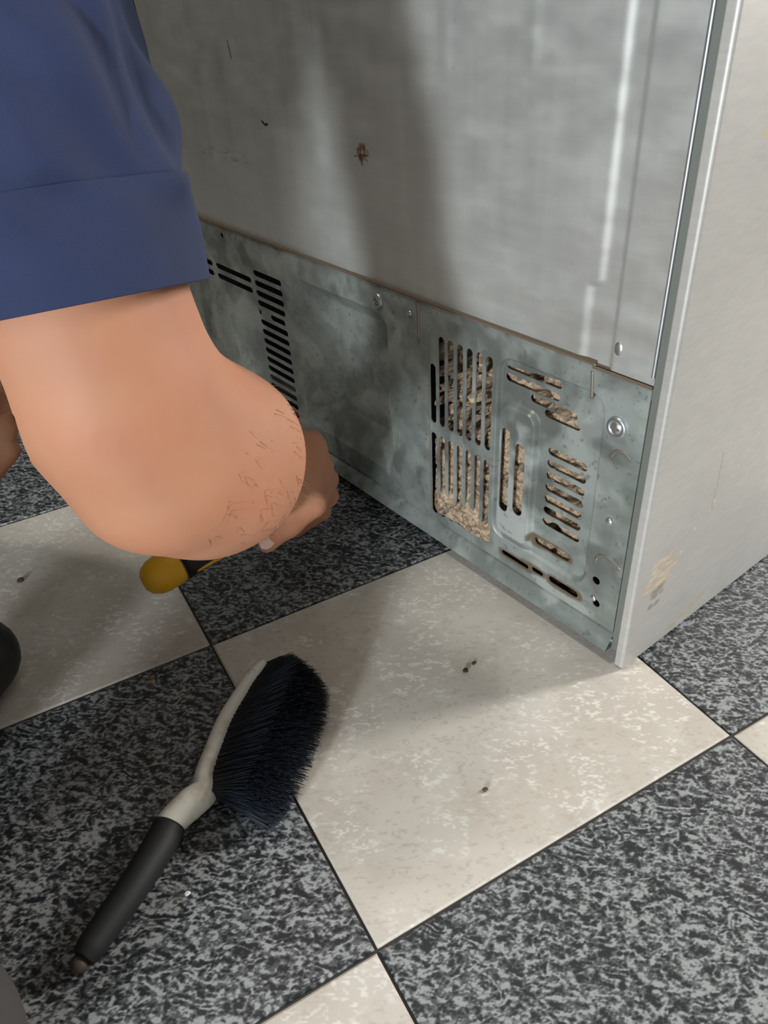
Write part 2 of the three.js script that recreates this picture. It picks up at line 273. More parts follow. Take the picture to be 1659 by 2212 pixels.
for (const [x, z] of [[-0.06, -0.08], [-FW + 0.06, -0.08], [-0.06, -FD + 0.08], [-FW + 0.06, -FD + 0.08]]) part('foot', new THREE.CylinderGeometry(0.016, 0.02, BOT + 0.001, 14).translate(x, (BOT + 0.001) / 2, z), mat([0.02, 0.02, 0.02], 0.6), fridge);

// upper sheet: a pressed steel sheet as a height field
function sheetHeight(u, y) {                         // u: millimetres left of the rear right edge
  const jog = sstep(329, 334, y), l = lerp(70, 60, jog), r = lerp(60, 51, jog);
  let z = u < 42 ? 0.0008 + 0.0037 * sstep(41.5, 36.5, u) : 0.0008 + 0.002 * sstep(r, l, u);
  for (const [bu, by, w] of [[216, 462, 7], [131, 468, 8], [497, 446, 7], [433, 448, 8]]) {
    const d = Math.hypot(u - bu, Math.min(0, y - by)); z += 0.0011 * sstep(w, w * 0.3, d);
  }
  z += 0.0012 * (fbm2(u / 120, y / 150, 801, 2) - 0.5);   // oil-canning
  return z - 0.0062;
}
{
  const us = [], ys = [];
  for (let u = 0; u < 76; u += 1.5) us.push(u); for (let u = 76; u <= 640; u += 4) us.push(u); for (let u = 650; u <= 900; u += 25) us.push(u);
  for (let y = 262; y < 322; y += 6) ys.push(y); for (let y = 322; y < 342; y += 2) ys.push(y); for (let y = 342; y < 436; y += 6) ys.push(y); for (let y = 436; y < 482; y += 2.5) ys.push(y); for (let y = 482; y < 560; y += 12) ys.push(y); for (let y = 560; y <= 1685; y += 45) ys.push(y);
  const pos = [], uv = [], idx = [], n = us.length;
  for (const y of ys) for (const u of us) { pos.push(-u / 1000, y / 1000, sheetHeight(u, y)); uv.push(1 - u / 900, clamp((y - 274) / 500, 0.002, 0.998)); }
  for (let j = 0; j + 1 < ys.length; j++) for (let i = 0; i + 1 < n; i++) { const a = j * n + i; idx.push(a, a + n, a + 1, a + 1, a + n, a + n + 1); }
  const sheet = part('back_sheet', fromTris(pos, idx, uv), sheetMat, fridge, 'pressed galvanised steel back sheet with a raised rib');
  part('hem_edge', tube([[-0.0015, 0.279, -0.0015], [-0.0015, 0.9, -0.0015], [-0.0015, FH - 0.02, -0.0015]], [0.0016, 0.0016, 0.0016], 8), zinc, sheet, 'bright folded steel edge');
  const bolt = part('dimple', new THREE.SphereGeometry(0.004, 12, 8).scale(1, 1.4, 0.5).translate(-0.033, 0.291, -0.002), zinc, sheet);
}
// lower cover: one steel sheet with pressed dishes, vent slots and screw holes
const roundRect = (u0, u1, y0, y1, r, n = 6) => { const p = []; const c = [[-u0 / 1000 - r, y1 / 1000 - r, 0], [-u1 / 1000 + r, y1 / 1000 - r, 1], [-u1 / 1000 + r, y0 / 1000 + r, 2], [-u0 / 1000 - r, y0 / 1000 + r, 3]]; for (const [cx, cy, q] of c) for (let k = 0; k <= n; k++) { const a = (q + k / n) * Math.PI / 2; p.push(new THREE.Vector2(cx + r * Math.cos(a), cy + r * Math.sin(a))); } return p; };
const slot = (u0, u1, y0, y1) => { const r = Math.min(u1 - u0, y1 - y0) / 2000; return roundRect(u0, u1, y0, y1, r * 0.98, 3); };
const round = (u, y, r) => slot(u - r, u + r, y - r, y + r);
const coverUV = (g) => { const p = g.attributes.position, uv = new Float32Array(p.count * 2); for (let i = 0; i < p.count; i++) { uv[2 * i] = 1 + p.getX(i) / 0.9; uv[2 * i + 1] = p.getY(i) / 0.28; } g.setAttribute('uv', new THREE.BufferAttribute(uv, 2)); return g; };
function plate(outline, holes, z) { const s = new THREE.Shape(outline); for (const h of holes) s.holes.push(new THREE.Path(h)); return coverUV(new THREE.ExtrudeGeometry(s, { depth: 0.001, bevelEnabled: false }).translate(0, 0, z - 0.001)); }
function ramp(a, za, b, zb, rows = 4) {               // pressed slope between two outlines with equal point counts
  const pos = [], idx = [], n = a.length;
  for (let k = 0; k <= rows; k++) { const t = k / rows, z = lerp(za, zb, sstep(0, 1, t)); for (let i = 0; i < n; i++) pos.push(lerp(a[i].x, b[i].x, t), lerp(a[i].y, b[i].y, t), z); }
  for (let k = 0; k < rows; k++) for (let i = 0; i < n; i++) { const j = (i + 1) % n, p = k * n; idx.push(p + i, p + n + i, p + j, p + j, p + n + i, p + n + j); }
  return coverUV(fromTris(pos, idx));
}
{
  const holes = [];
  for (let k = 0; k < 15; k++) {                     // stack of short slots
    const y = 231 - 12.2 * k;
    if (k === 4) { holes.push(slot(550, 555, y - 3.5, y + 3.5), slot(496, 528, y - 3.5, y + 3.5)); } else holes.push(slot(494 - 0.3 * k, 556 - 0.4 * k, y - 3.7, y + 3.7));
  }
  for (const y of [219, 206]) for (let k = 0; k < 3; k++) holes.push(slot(564 + 98 * k, 652 + 98 * k, y - 3.6, y + 3.6));
  for (let k = 0; k < 7; k++) {                      // two tiers of upright slots
    const u = 233 - 12.3 * k; holes.push(slot(u - 4, u + 4, 153, k ? 246 : 216), slot(u - 4, u + 4, 44 + 1.2 * k, 142));
  }
  holes.push(slot(41, 75, 48, 55), slot(100, 135, 46, 51), slot(82, 96, 48, 53), round(24, 80, 4), round(21, 56, 4), round(622, 262, 3.5), round(680, 258, 2.5));
  const A = roundRect(36, 150, 63, 252, 0.016), B = roundRect(40, 147.5, 67, 248, 0.013);           // right dish
  const C = roundRect(300, 468, 62, 246, 0.016), D = roundRect(322, 412, 98, 224, 0.012);           // centre recess
  const E = roundRect(102, 146, 68.5, 211, 0.012), F = roundRect(105, 143, 72, 207, 0.009);         // raised pad of the right dish
  const cover = [];
  cover.push(plate([[0, 36], [0, 273], [50, 273], [52, TOPC * 1000], [FW * 1000, TOPC * 1000], [FW * 1000, 36]].map(([u, y]) => new THREE.Vector2(-u / 1000, y / 1000)), [...holes, A, C], 0));
  cover.push(ramp(A, 0, B, -0.005), ramp(C, 0, D, -0.02, 1));
  const dish = [];
  for (const [u0, u1, y] of [[83, 144, 243], [84, 144, 231.5], [65, 115, 221.5], [61, 99, 213.5]]) dish.push(slot(u0, u1, y - 3.7, y + 3.7));
  for (let k = 0; k < 7; k++) { const y = 180 - 12.2 * k; dish.push(slot(50, 92, y - 3.9, y + 3.9)); }
  dish.push(slot(58, 99, 76.5, 85.5));
  cover.push(plate(B, [...dish, E], -0.005), ramp(E, -0.005, F, 0.001), plate(F, [slot(130, 141, 97, 186), slot(112, 124, 101, 177)], 0.001), plate(D, [], -0.02));
  // foot of the sheet: a crease, then a skirt that leans out
  const skirt = [[36, 0], [34, -0.0035], [31.5, -0.0035], [30, 0.0005], [22, 0.0045], [BOT * 1000 + 1, 0.0075], [BOT * 1000, 0.0065], [BOT * 1000 + 2, -0.012]], pos = [], idx = [];
  for (let k = 0; k <= 12; k++) for (const [y, z] of skirt) pos.push(-FW * k / 12, y / 1000, z);
  for (let k = 0; k < 12; k++) for (let i = 0; i + 1 < skirt.length; i++) { const a = k * skirt.length + i, b = a + skirt.length; idx.push(a, b, a + 1, a + 1, b, b + 1); }
  cover.push(coverUV(fromTris(pos, idx)));
  const c = part('machine_cover', merge(cover), coverMat, fridge, 'blotched galvanised lower cover with vent slots');
  part('cover_lip', merge([box(-FW, -0.052, TOPC - 0.0008, TOPC + 0.001, -0.006, 0.0016), box(-0.052, 0, TOPC - 0.0035, TOPC - 0.001, -0.006, 0.0009)]), rustMat, c, 'rust-browned top lip of the cover');
  const screw = (u, y, r, wash, m) => {
    const g = [new THREE.SphereGeometry(r, 16, 8, 0, Math.PI * 2, 0, Math.PI / 2).rotateX(Math.PI / 2).scale(1, 1, 0.55)];
    if (wash) g.push(new THREE.TorusGeometry(r * 1.25, r * 0.4, 8, 20));
    const s = part('screw', merge(g).translate(-u / 1000, y / 1000, 0.0006), m, c);
    if (wash) part('cross_recess', merge([box(-r * 0.7, r * 0.7, -r * 0.16, r * 0.16, 0, 0.0008), box(-r * 0.16, r * 0.16, -r * 0.7, r * 0.7, 0, 0.0008)]).translate(-u / 1000, y / 1000, r * 0.5), rustMat, s);
  };
  screw(24, 231, 0.0055, true, zinc); screw(19, 146, 0.0035, false, zinc); screw(313, 257, 0.0048, true, zinc); screw(264, 257, 0.003, false, zinc); screw(24, 60, 0.003, false, zinc);
  const bead = (pts, r) => part('bead', tube(pts.map(([u, y]) => [-u / 1000, y / 1000, -r * 0.2]), pts.map(() => r), 10), coverMat, c);
  bead([[252, 271], [252, 252], [252, 234]], 0.0018);
  bead([[52, 268], [51, 258], [50, 246]], 0.0016);
  bead([[26, 204], [22, 211], [14, 212], [8, 209]], 0.0015); bead([[28, 96], [25, 107], [17, 110], [2, 106]], 0.0015);
  bead([[236.5, 246], [238.5, 150], [237.5, 44]], 0.001);
  part('edge_strip', box(0.0006, 0.0063, BOT, FH - 0.02, -0.01, -0.0006), mat([0.2, 0.21, 0.185], 0.6, 0.5), c, 'grey-green seam strip between the back and the side');
  // matted dust behind and in the slots
  const lp = [], li = [], us = [], ys = []; for (let u = 46; u <= 238; u += 2) us.push(u); for (let y = 42; y <= 249; y += 2) ys.push(y);
  for (const y of ys) for (const u of us) {
    const n = fbm2(u / 9, y / 9, 901, 3), f = noise2(u / 2.3, y / 2.3, 911);
    const up = u > 150;
    let z = up ? -0.0065 - 0.03 * sstep(0.46, 0.62, n + 0.28 * sstep(100, 240, y) - 0.14) : -0.0095 - 0.018 * sstep(0.58, 0.72, n);
    if (up) z += 0.0125 * sstep(84, 62, y + 16 * (n - 0.5)) * sstep(245, 220, u) * sstep(43, 52, y) + 0.010 * sstep(24, 6, Math.hypot(u - 187, (y - 205) * 1.1) + 14 * (n - 0.5));
    lp.push(-u / 1000, y / 1000, Math.min(z + 0.0018 * (f - 0.5), 0.0022));
  }
  for (let j = 0; j + 1 < ys.length; j++) for (let i = 0; i + 1 < us.length; i++) { const a = j * us.length + i; li.push(a, a + us.length, a + 1, a + 1, a + us.length, a + us.length + 1); }
  const lintUV = []; for (let k = 0; k < lp.length; k += 3) lintUV.push(lp[k] * 4, lp[k + 1] * 4);
  const lintMap = texture(512, 512, (u, v) => mix3([0.17, 0.115, 0.07], [0.44, 0.325, 0.22], sstep(0.3, 0.7, 0.6 * fbm2(u * 30, v * 90, 921, 3) + 0.4 * noise2(u * 150, v * 150, 931))));
  part('dust_lint', fromTris(lp, li, lintUV), new THREE.MeshStandardMaterial({ map: lintMap, roughness: 1 }), c, 'matted tan dust clogging the vent slots');
}

// ------------------------------------------------------------------ the person kneeling at the refrigerator
const person = thing('person', 'person in a navy short-sleeved shirt and grey trousers kneeling, gripping a screwdriver', 'person', [-0.3, 0, 0.1]);
const onPerson = (g) => g.translate(0.3, 0, -0.1);   // world coordinates into the person's own
const SH_R = [-0.036, 0.56, 0.106], SH_L = [-0.27, 0.56, -0.165], NECK = [-0.165, 0.63, -0.03], PELVIS = [-0.53, 0.47, 0.22];
const add = (a, b, k = 1) => [a[0] + b[0] * k, a[1] + b[1] * k, a[2] + b[2] * k];
{
  const FWD = [0.75, 0, -0.66], RIGHT = [0.66, 0, 0.75];
  // --- right arm and hand, fine grid
  const ELB = [-0.037, 0.315, 0.196], WR = [0.061, 0.178, 0.025];
  const M1 = [0.137, 0.159, -0.031], M2 = [0.144, 0.135, -0.031], M3 = [0.145, 0.112, -0.035], M4 = [0.139, 0.092, -0.041];
  const upper = blend([capsule(SH_R, [-0.0455, 0.425, 0.169], 0.04, 0.0435), capsule([-0.0455, 0.425, 0.169], [-0.05, 0.393, 0.178], 0.0435, 0.0495), capsule([-0.05, 0.393, 0.178], [-0.047, 0.357, 0.19], 0.0495, 0.047), capsule([-0.047, 0.357, 0.19], ELB, 0.047, 0.0415)], 0.006);
  const arm = blend([upper,
    capsule(ELB, [-0.007, 0.297, 0.172], 0.0415, 0.0485), capsule([-0.044, 0.35, 0.188], [-0.007, 0.297, 0.172], 0.044, 0.0475), capsule([-0.007, 0.297, 0.172], [0.011, 0.264, 0.13], 0.0485, 0.045), capsule([0.011, 0.266, 0.13], WR, 0.044, 0.028)], 0.024);
  const palm = blend([capsule(WR, M1, 0.026, 0.0135), capsule(WR, M2, 0.026, 0.0135), capsule(WR, M3, 0.026, 0.013), capsule(WR, M4, 0.025, 0.012), capsule([0.085, 0.152, 0.0], [0.115, 0.135, -0.018], 0.024, 0.02), capsule(M1, M4, 0.0125, 0.0115)], 0.014);
  const toolMid = [0.098, 0.104, -0.036], back = [0.264, -0.55, -0.792];
  const finger = (m, r, k) => { const o = [0.002 * k, -0.022 * k, 0];                   // each finger closes round the handle
    const p1 = add(add(m, back, 0.03), [0.008, -0.016, 0.002]), p2 = add(add(p1, [-0.026, -0.02, -0.012]), back, 0.004), p3 = add(p2, [-0.022, 0.004, 0.006]);
    return blend([capsule(m, p1, r, r * 0.94), capsule(p1, p2, r * 0.94, r * 0.86), capsule(p2, p3, r * 0.86, r * 0.74)], 0.004); };
  const T0 = [0.1, 0.137, -0.004], T1 = [0.119, 0.1235, 0.006], T2 = [0.092, 0.113, 0.01], T3 = [0.067, 0.106, 0.0165];
  const thumb = blend([capsule(T0, T1, 0.018, 0.0135), capsule(T1, T2, 0.013, 0.0122), capsule(T2, T3, 0.0122, 0.0098)], 0.005);
  const fingers = [finger(M1, 0.0118, 0), finger(M2, 0.0122, 1), finger(M3, 0.0115, 2), finger(M4, 0.0102, 3)];
  const hand = (x, y, z) => { let d = smin(palm(x, y, z), thumb(x, y, z), 0.006), f = 1e3; for (const g of fingers) f = Math.min(f, g(x, y, z)); return smin(d, f, 0.005); };
  const armHand = (x, y, z) => smin(arm(x, y, z) - 0.0016 * (noise3(x * 38, y * 38, z * 38, 5) - 0.5), hand(x, y, z) - 0.0008 * (noise3(x * 120, y * 120, z * 120, 6) - 0.5), 0.012);
  const [a0, a1] = boundsOf([SH_R, ELB, WR, M1, M4, [0.16, 0.06, -0.08]], 0.062);
  const gArm = surface(armHand, a0, a1, 0.0036);
  // --- left arm and loosely closed hand
  const ELB2 = [-0.31, 0.33, -0.29], WR2 = [-0.19, 0.262, -0.22], K2 = [-0.126, 0.237, -0.165];
  const left = blend([capsule(SH_L, ELB2, 0.05, 0.041), capsule(ELB2, [-0.28, 0.31, -0.275], 0.041, 0.046), capsule([-0.28, 0.31, -0.275], WR2, 0.046, 0.028), capsule(WR2, K2, 0.028, 0.026)], 0.02);
  const lf = []; for (let k = 0; k < 4; k++) { const m = add(K2, [0.012 - 0.004 * k, 0.024 - 0.017 * k, 0.004 * k]), p1 = add(m, [0.016, -0.022, 0.02]), p2 = add(p1, [-0.02, -0.018, 0.006]); lf.push(blend([capsule(m, p1, 0.0115, 0.011), capsule(p1, p2, 0.011, 0.009)], 0.004)); }
  lf.push(blend([capsule(add(WR2, [0.012, -0.014, 0.02]), add(K2, [-0.008, 0.012, 0.03]), 0.014, 0.012), capsule(add(K2, [-0.008, 0.012, 0.03]), add(K2, [0.012, -0.004, 0.042]), 0.012, 0.0095)], 0.004));
  const leftHand = (x, y, z) => { let f = 1e3; for (const g of lf) f = Math.min(f, g(x, y, z)); return smin(left(x, y, z), f, 0.006); };
  const [b0, b1] = boundsOf([SH_L, ELB2, WR2, K2, [-0.1, 0.16, -0.12]], 0.06);
  const gLeft = surface(leftHand, b0, b1, 0.005);
  // --- head, neck and the trunk under the clothes
  const HEAD = [-0.105, 0.765, -0.085], f2 = [0.66, -0.48, -0.58];                      // looking down at the work
  const hp = (f, r, u) => add(add(add(HEAD, f2, f), RIGHT, r), [0.36, 0.877, -0.317], u);
  const head = blend([ellipsoid(HEAD, [0.092, 0.105, 0.092]), capsule(hp(0.03, 0, -0.05), hp(0.06, 0, -0.095), 0.062, 0.034), capsule(hp(0.085, 0, 0.02), hp(0.112, 0, -0.03), 0.008, 0.0135),
    capsule(hp(0.075, -0.035, 0.035), hp(0.075, 0.035, 0.035), 0.016, 0.016), capsule(hp(0.088, -0.018, -0.064), hp(0.088, 0.018, -0.064), 0.009, 0.009), capsule(hp(-0.01, 0.084, 0.02), hp(-0.014, 0.09, -0.03), 0.014, 0.009), capsule(hp(-0.01, -0.084, 0.02), hp(-0.014, -0.09, -0.03), 0.014, 0.009),
    capsule(NECK, hp(-0.02, 0, -0.06), 0.056, 0.052)], 0.018);
  const bodyF = blend([head, capsule(NECK, [-0.265, 0.585, 0.05], 0.07, 0.11), capsule([-0.265, 0.585, 0.05], PELVIS, 0.115, 0.12), capsule(SH_R, NECK, 0.045, 0.05), capsule(SH_L, NECK, 0.045, 0.05)], 0.035);
  const [c0, c1] = boundsOf([HEAD, PELVIS, SH_R, SH_L], 0.15);
  const gBody = surface(bodyF, c0, c1, 0.009);
  const skinParts = [gArm, gLeft, gBody].map((g) => { const y = g.toNonIndexed(); return y; });
  const skin = mergeGeometries([gArm, gLeft, gBody].map((g) => { const y = g.clone(); y.deleteAttribute('uv'); return y; }));
  { const p = skin.attributes.position, c = new Float32Array(p.count * 3);               // mottled skin
    for (let i = 0; i < p.count; i++) { const x = p.getX(i), y = p.getY(i), z = p.getZ(i), n = noise3(x * 45, y * 45, z * 45, 71), m = noise3(x * 160, y * 160, z * 160, 77); const k = 0.35 * n + 0.3 * m + 0.5 * noise3(x * 20, y * 60 + z * 40, z * 20, 81) - 0.08; c[3 * i] = 1; c[3 * i + 1] = 0.92 + 0.2 * (k - 0.5); c[3 * i + 2] = 0.9 + 0.26 * (k - 0.5); }
    skin.setAttribute('color', new THREE.BufferAttribute(c, 3)); }
  const skinMat = new THREE.MeshPhysicalMaterial({ color: lin(0.46, 0.22, 0.125), roughness: 0.66, vertexColors: true });
  const body = part('body', onPerson(skin), skinMat, person, 'tanned skin of the bare forearm, hand and head');
  // eyes, thumbnail, short dark hair, forearm hair
  for (const s of [-1, 1]) part('eye', onPerson(merge([new THREE.SphereGeometry(0.0125, 14, 10).translate(...hp(0.077, 0.032 * s, 0.012))])), mat([0.6, 0.58, 0.55], 0.2), body);
  for (const s of [-1, 1]) { part('iris', onPerson(new THREE.SphereGeometry(0.0072, 12, 8).translate(...hp(0.0845, 0.032 * s, 0.0095))), mat([0.03, 0.018, 0.01], 0.2), body); part('eyebrow', onPerson(tube([hp(0.086, 0.014 * s, 0.04), hp(0.091, 0.034 * s, 0.046), hp(0.08, 0.055 * s, 0.038)], [0.003, 0.004, 0.002], 8)), mat([0.02, 0.015, 0.012], 0.7), body); }
  part('lips', onPerson(tube([hp(0.088, -0.024, -0.065), hp(0.0965, 0, -0.064), hp(0.088, 0.024, -0.065)], [0.0025, 0.0055, 0.0025], 10)), mat([0.38, 0.16, 0.12], 0.5), body);
  part('thumbnail', onPerson((() => { const g = new THREE.SphereGeometry(0.0075, 14, 8, 0, Math.PI * 2, 0, 0.95).scale(1, 0.5, 1.25); const dir = V(T3).sub(V(T2)).normalize(), toCam = new THREE.Vector3(-0.25, 0.62, 0.74), n = toCam.clone().addScaledVector(dir, -toCam.dot(dir)).normalize(), sx = new THREE.Vector3().crossVectors(n, dir).normalize(); g.applyMatrix4(new THREE.Matrix4().makeBasis(sx, n, dir)); const q = V(T3).addScaledVector(n, 0.0062).addScaledVector(dir, 0.002); return g.translate(q.x, q.y, q.z); })()), mat([0.66, 0.46, 0.4], 0.28), body, 'pale glossy thumbnail');
  const hairF = (x, y, z) => Math.max(Math.hypot((x - HEAD[0]) / 0.099, (y - HEAD[1]) / 0.112, (z - HEAD[2]) / 0.099) - 1, ((x - HEAD[0]) * f2[0] + (y - HEAD[1]) * f2[1] + (z - HEAD[2]) * f2[2] - 0.035 - 0.35 * ((y - HEAD[1]) - 0.02)) * 8, (HEAD[1] - 0.055 - y) * 8) * 0.1 - 0.002 * (noise3(x * 90, y * 90, z * 90, 9) - 0.5);
  const [h0, h1] = boundsOf([HEAD], 0.125);
  part('hair', onPerson(surface(hairF, h0, h1, 0.006)), mat([0.02, 0.015, 0.012], 0.6), body, 'short dark hair');
  { const p = gArm.attributes.position, n = gArm.attributes.normal, pos = [], idx = [], axis = V(WR).sub(V(ELB)).normalize();
    for (let k = 0; k < 4500; k++) { const i = Math.floor(rnd() * p.count), q = new THREE.Vector3().fromBufferAttribute(p, i), t = q.clone().sub(V(ELB)).dot(axis); if (q.y > 0.335 || t > 0.235 || t < -0.02) continue;
      const nn = new THREE.Vector3().fromBufferAttribute(n, i); if (nn.dot(new THREE.Vector3(0.62, 0.25, 0.1)) < 0.15 - 0.25 * rnd()) continue;
      const d = axis.clone().multiplyScalar(0.8).add(new THREE.Vector3(rnd() - 0.5, -0.7 * rnd(), rnd() - 0.5).multiplyScalar(0.9)).addScaledVector(nn, 0.14).normalize(), l = 0.008 + 0.007 * rnd(), w = new THREE.Vector3().crossVectors(d, nn).normalize().multiplyScalar(0.00004), mid = q.clone().addScaledVector(d, l * 0.5).addScaledVector(nn, 0.001), e = q.clone().addScaledVector(d, l), o = pos.length / 3;
      for (const v of [q.clone().add(w), q.clone().sub(w), mid.clone().addScaledVector(w, 0.8), mid.clone().addScaledVector(w, -0.8), e, q.clone().addScaledVector(nn, 0.0003), mid.clone().addScaledVector(nn, 0.0002)]) pos.push(v.x, v.y, v.z);
      idx.push(o, o + 2, o + 1, o + 1, o + 2, o + 3, o + 2, o + 4, o + 3, o, o + 5, o + 2, o + 5, o + 6, o + 2, o + 2, o + 6, o + 4); }
    const ah = part('arm_hair', onPerson(fromTris(pos, idx)), mat([0.35, 0.172, 0.1], 0.8), body, 'fine dark hair on the forearm'); ah.userData.kind = 'stuff'; }
  // --- shirt: trunk, plus sleeves swept round the arms
  const cloth = texture(512, 512, (u, v) => { const w = 0.9 + 0.14 * (hash(Math.floor(u * 256), Math.floor(v * 256), 3) - 0.5) + 0.12 * (fbm2(u * 14, v * 14, 41, 3) - 0.5); return [w, w, w]; });
  const shirtMat = new THREE.MeshPhysicalMaterial({ color: lin(0.013, 0.022, 0.07), map: cloth, roughness: 0.85, sheen: 0.2, sheenColor: lin(0.12, 0.12, 0.25), sheenRoughness: 0.6 });
  const hang = new THREE.Vector3(0.048, -0.124, -0.385).cross(new THREE.Vector3(0.934, 0.113, 0.394)).normalize();   // the cuff hangs in this plane
  function sleeve(path, radii, foldOf, from, to, lift, lip, hang) {      // a cloth tube from fraction to fraction of the path; its open rim turns in
    const curve = new THREE.CatmullRomCurve3(path.map(V)), N = 90, S = 96, pos = [], uv = [], idx = []; let ref = new THREE.Vector3(1, 0, 0.2);
    const rows = []; for (let i = 0; i <= N; i++) rows.push([lerp(from, to, i / N), 0]); if (lip) for (const [k, d] of [[0.002, -0.0012], [0, -0.0028], [-0.02, -0.0034], [-0.08, -0.0034]]) rows.push([to + k, d]);
    rows.forEach(([t, dr]) => {
      const tt = Math.min(1, Math.max(0, t)), p = curve.getPoint(tt), d = curve.getTangent(tt).normalize(), s = ref.clone().addScaledVector(d, -ref.dot(d)).normalize(), w = new THREE.Vector3().crossVectors(d, s);
      const f = tt * (path.length - 1), k = Math.min(path.length - 2, Math.floor(f)), r = lerp(radii[k], radii[k + 1], f - k);
      for (let j = 0; j <= S; j++) { const a = j / S * Math.PI * 2, rr = r + lift + dr + foldOf(tt, a), off = new THREE.Vector3().addScaledVector(s, Math.cos(a) * rr).addScaledVector(w, Math.sin(a) * rr), q = p.clone().add(off).addScaledVector(d, hang ? -sstep(0.2, 0.9, tt) * off.dot(hang) / d.dot(hang) : 0); pos.push(q.x, q.y, q.z); uv.push(j / S * 2.2, t * 1.4); }
    });
    for (let i = 0; i + 1 < rows.length; i++) for (let j = 0; j < S; j++) { const a = i * (S + 1) + j, b = a + S + 1; idx.push(a, b, a + 1, a + 1, b, b + 1); }
    const g = fromTris(pos, idx, uv); return g;
  }
  const sp = [[-0.034, 0.565, 0.108], [-0.039, 0.546, 0.116], [-0.041, 0.521, 0.128], [-0.042, 0.497, 0.14], [-0.042, 0.474, 0.151], [-0.043, 0.45, 0.161], [-0.0445, 0.43, 0.168], [-0.048, 0.401, 0.179]];
  const sr = [0.058, 0.0565, 0.055, 0.0535, 0.053, 0.053, 0.0535, 0.0545];
  const fold = (t, a) => { const free = sstep(1.0, 0.72, t);
    const valley = (c, w) => Math.exp(-(((a - c) / w) ** 2)) * sstep(0.8, 0.66, t) * sstep(0, 0.15, t);
    return -0.005 * valley(1.22 - 0.94 * (t - 0.2), 0.13) - 0.0045 * valley(0.73 - 0.5 * (t - 0.25), 0.11) - 0.004 * valley(1.75 - 1.1 * (t - 0.1), 0.14) * sstep(0.6, 0.3, t) + free * (0.0026 * Math.sin(a * 3 + t * 9 + 0.6) + 0.0022 * Math.sin(a * 5 - t * 13 + 2) + 0.0016 * Math.sin(a * 8 + t * 21)) + 0.0012 * Math.sin(a * 2 + 1) + 0.0016 * (noise2(a * 2.5, t * 10, 55) - 0.5); };
  const trunkF = blend([capsule(NECK, [-0.265, 0.585, 0.05], 0.075, 0.128), capsule([-0.265, 0.585, 0.05], PELVIS, 0.13, 0.138), capsule(SH_R, NECK, 0.058, 0.062), capsule(SH_L, NECK, 0.058, 0.062), capsule([-0.145, 0.47, 0.05], [-0.24, 0.5, 0.06], 0.072, 0.105)], 0.035);
  const neckCut = (x, y, z) => 0.062 - Math.hypot(x - NECK[0] - 0.02, z - NECK[2] + 0.02) - Math.max(0, 0.615 - y);
  const trunk = surface((x, y, z) => Math.max(trunkF(x, y, z) + 0.006 * (noise3(x * 14, y * 14, z * 14, 12) - 0.5), neckCut(x, y, z)), c0, c1, 0.009);
  const lp = [SH_L, lerp3(SH_L, ELB2, 0.25), lerp3(SH_L, ELB2, 0.5), lerp3(SH_L, ELB2, 0.75)];
  function lerp3(a, b, t) { return mix3(a, b, t); }
  const shirt = part('shirt', onPerson(merge([trunk, sleeve(sp, sr, fold, 0, 0.8, 0, false, hang), sleeve(lp, [0.06, 0.057, 0.055, 0.055], fold, 0, 0.8, 0, false)])), shirtMat, person, 'navy blue short-sleeved shirt');
  part('sleeve_hem', onPerson(sleeve(sp, sr, fold, 0.755, 1, 0.0026, true, hang)), shirtMat, shirt, 'wide stitched hem of the navy sleeve');
  part('sleeve_hem', onPerson(sleeve(lp, [0.06, 0.057, 0.055, 0.055], fold, 0.755, 1, 0.0022, true)), shirtMat, shirt);
  // --- trousers and shoes
  const HR = [-0.5, 0.42, 0.27], HL = [-0.58, 0.42, 0.13], KR = [-0.264, 0.07, 0.283], KL = [-0.38, 0.43, -0.1], AR = [-0.6, 0.06, 0.44], AL = [-0.345, 0.11, 0.075];
  const legs = blend([capsule(PELVIS, HR, 0.135, 0.1), capsule(PELVIS, HL, 0.135, 0.1), capsule(HR, KR, 0.095, 0.064), capsule(KR, AR, 0.062, 0.055), capsule(HL, KL, 0.098, 0.07), capsule(KL, AL, 0.068, 0.056)], 0.03);
  const [t0, t1] = boundsOf([PELVIS, HR, HL, KR, KL, AR, AL], 0.16);
  const trousers = surface((x, y, z) => Math.max(legs(x, y, z) + 0.008 * (noise3(x * 20, y * 20, z * 20, 15) - 0.5), 0.004 - y), t0, t1, 0.009);
  part('trousers', onPerson(trousers), mat([0.055, 0.051, 0.049], 0.9), person, 'brownish grey work trousers');
  const shoe = (heel, toe, up) => { const d = add(toe, heel, -1), mid = add(heel, d, 0.55), f = blend([capsule(heel, mid, 0.04, 0.042), capsule(mid, toe, 0.043, 0.038), capsule(heel, add(heel, up, 0.07), 0.04, 0.042)], 0.02), [m0, m1] = boundsOf([heel, toe, add(heel, up, 0.08)], 0.06); return surface((x, y, z) => Math.max(f(x, y, z), 0.001 - y), m0, m1, 0.006); };
  part('shoe', onPerson(shoe([-0.352, 0.04, 0.105], [-0.195, 0.035, -0.06], [0.1, 1, 0.2])), mat([0.008, 0.008, 0.008], 0.5), person, 'black shoe');
  part('shoe', onPerson(shoe([-0.63, 0.075, 0.46], [-0.56, 0.04, 0.5], [-0.4, 0.6, 0])), mat([0.008, 0.008, 0.008], 0.5), person);
}

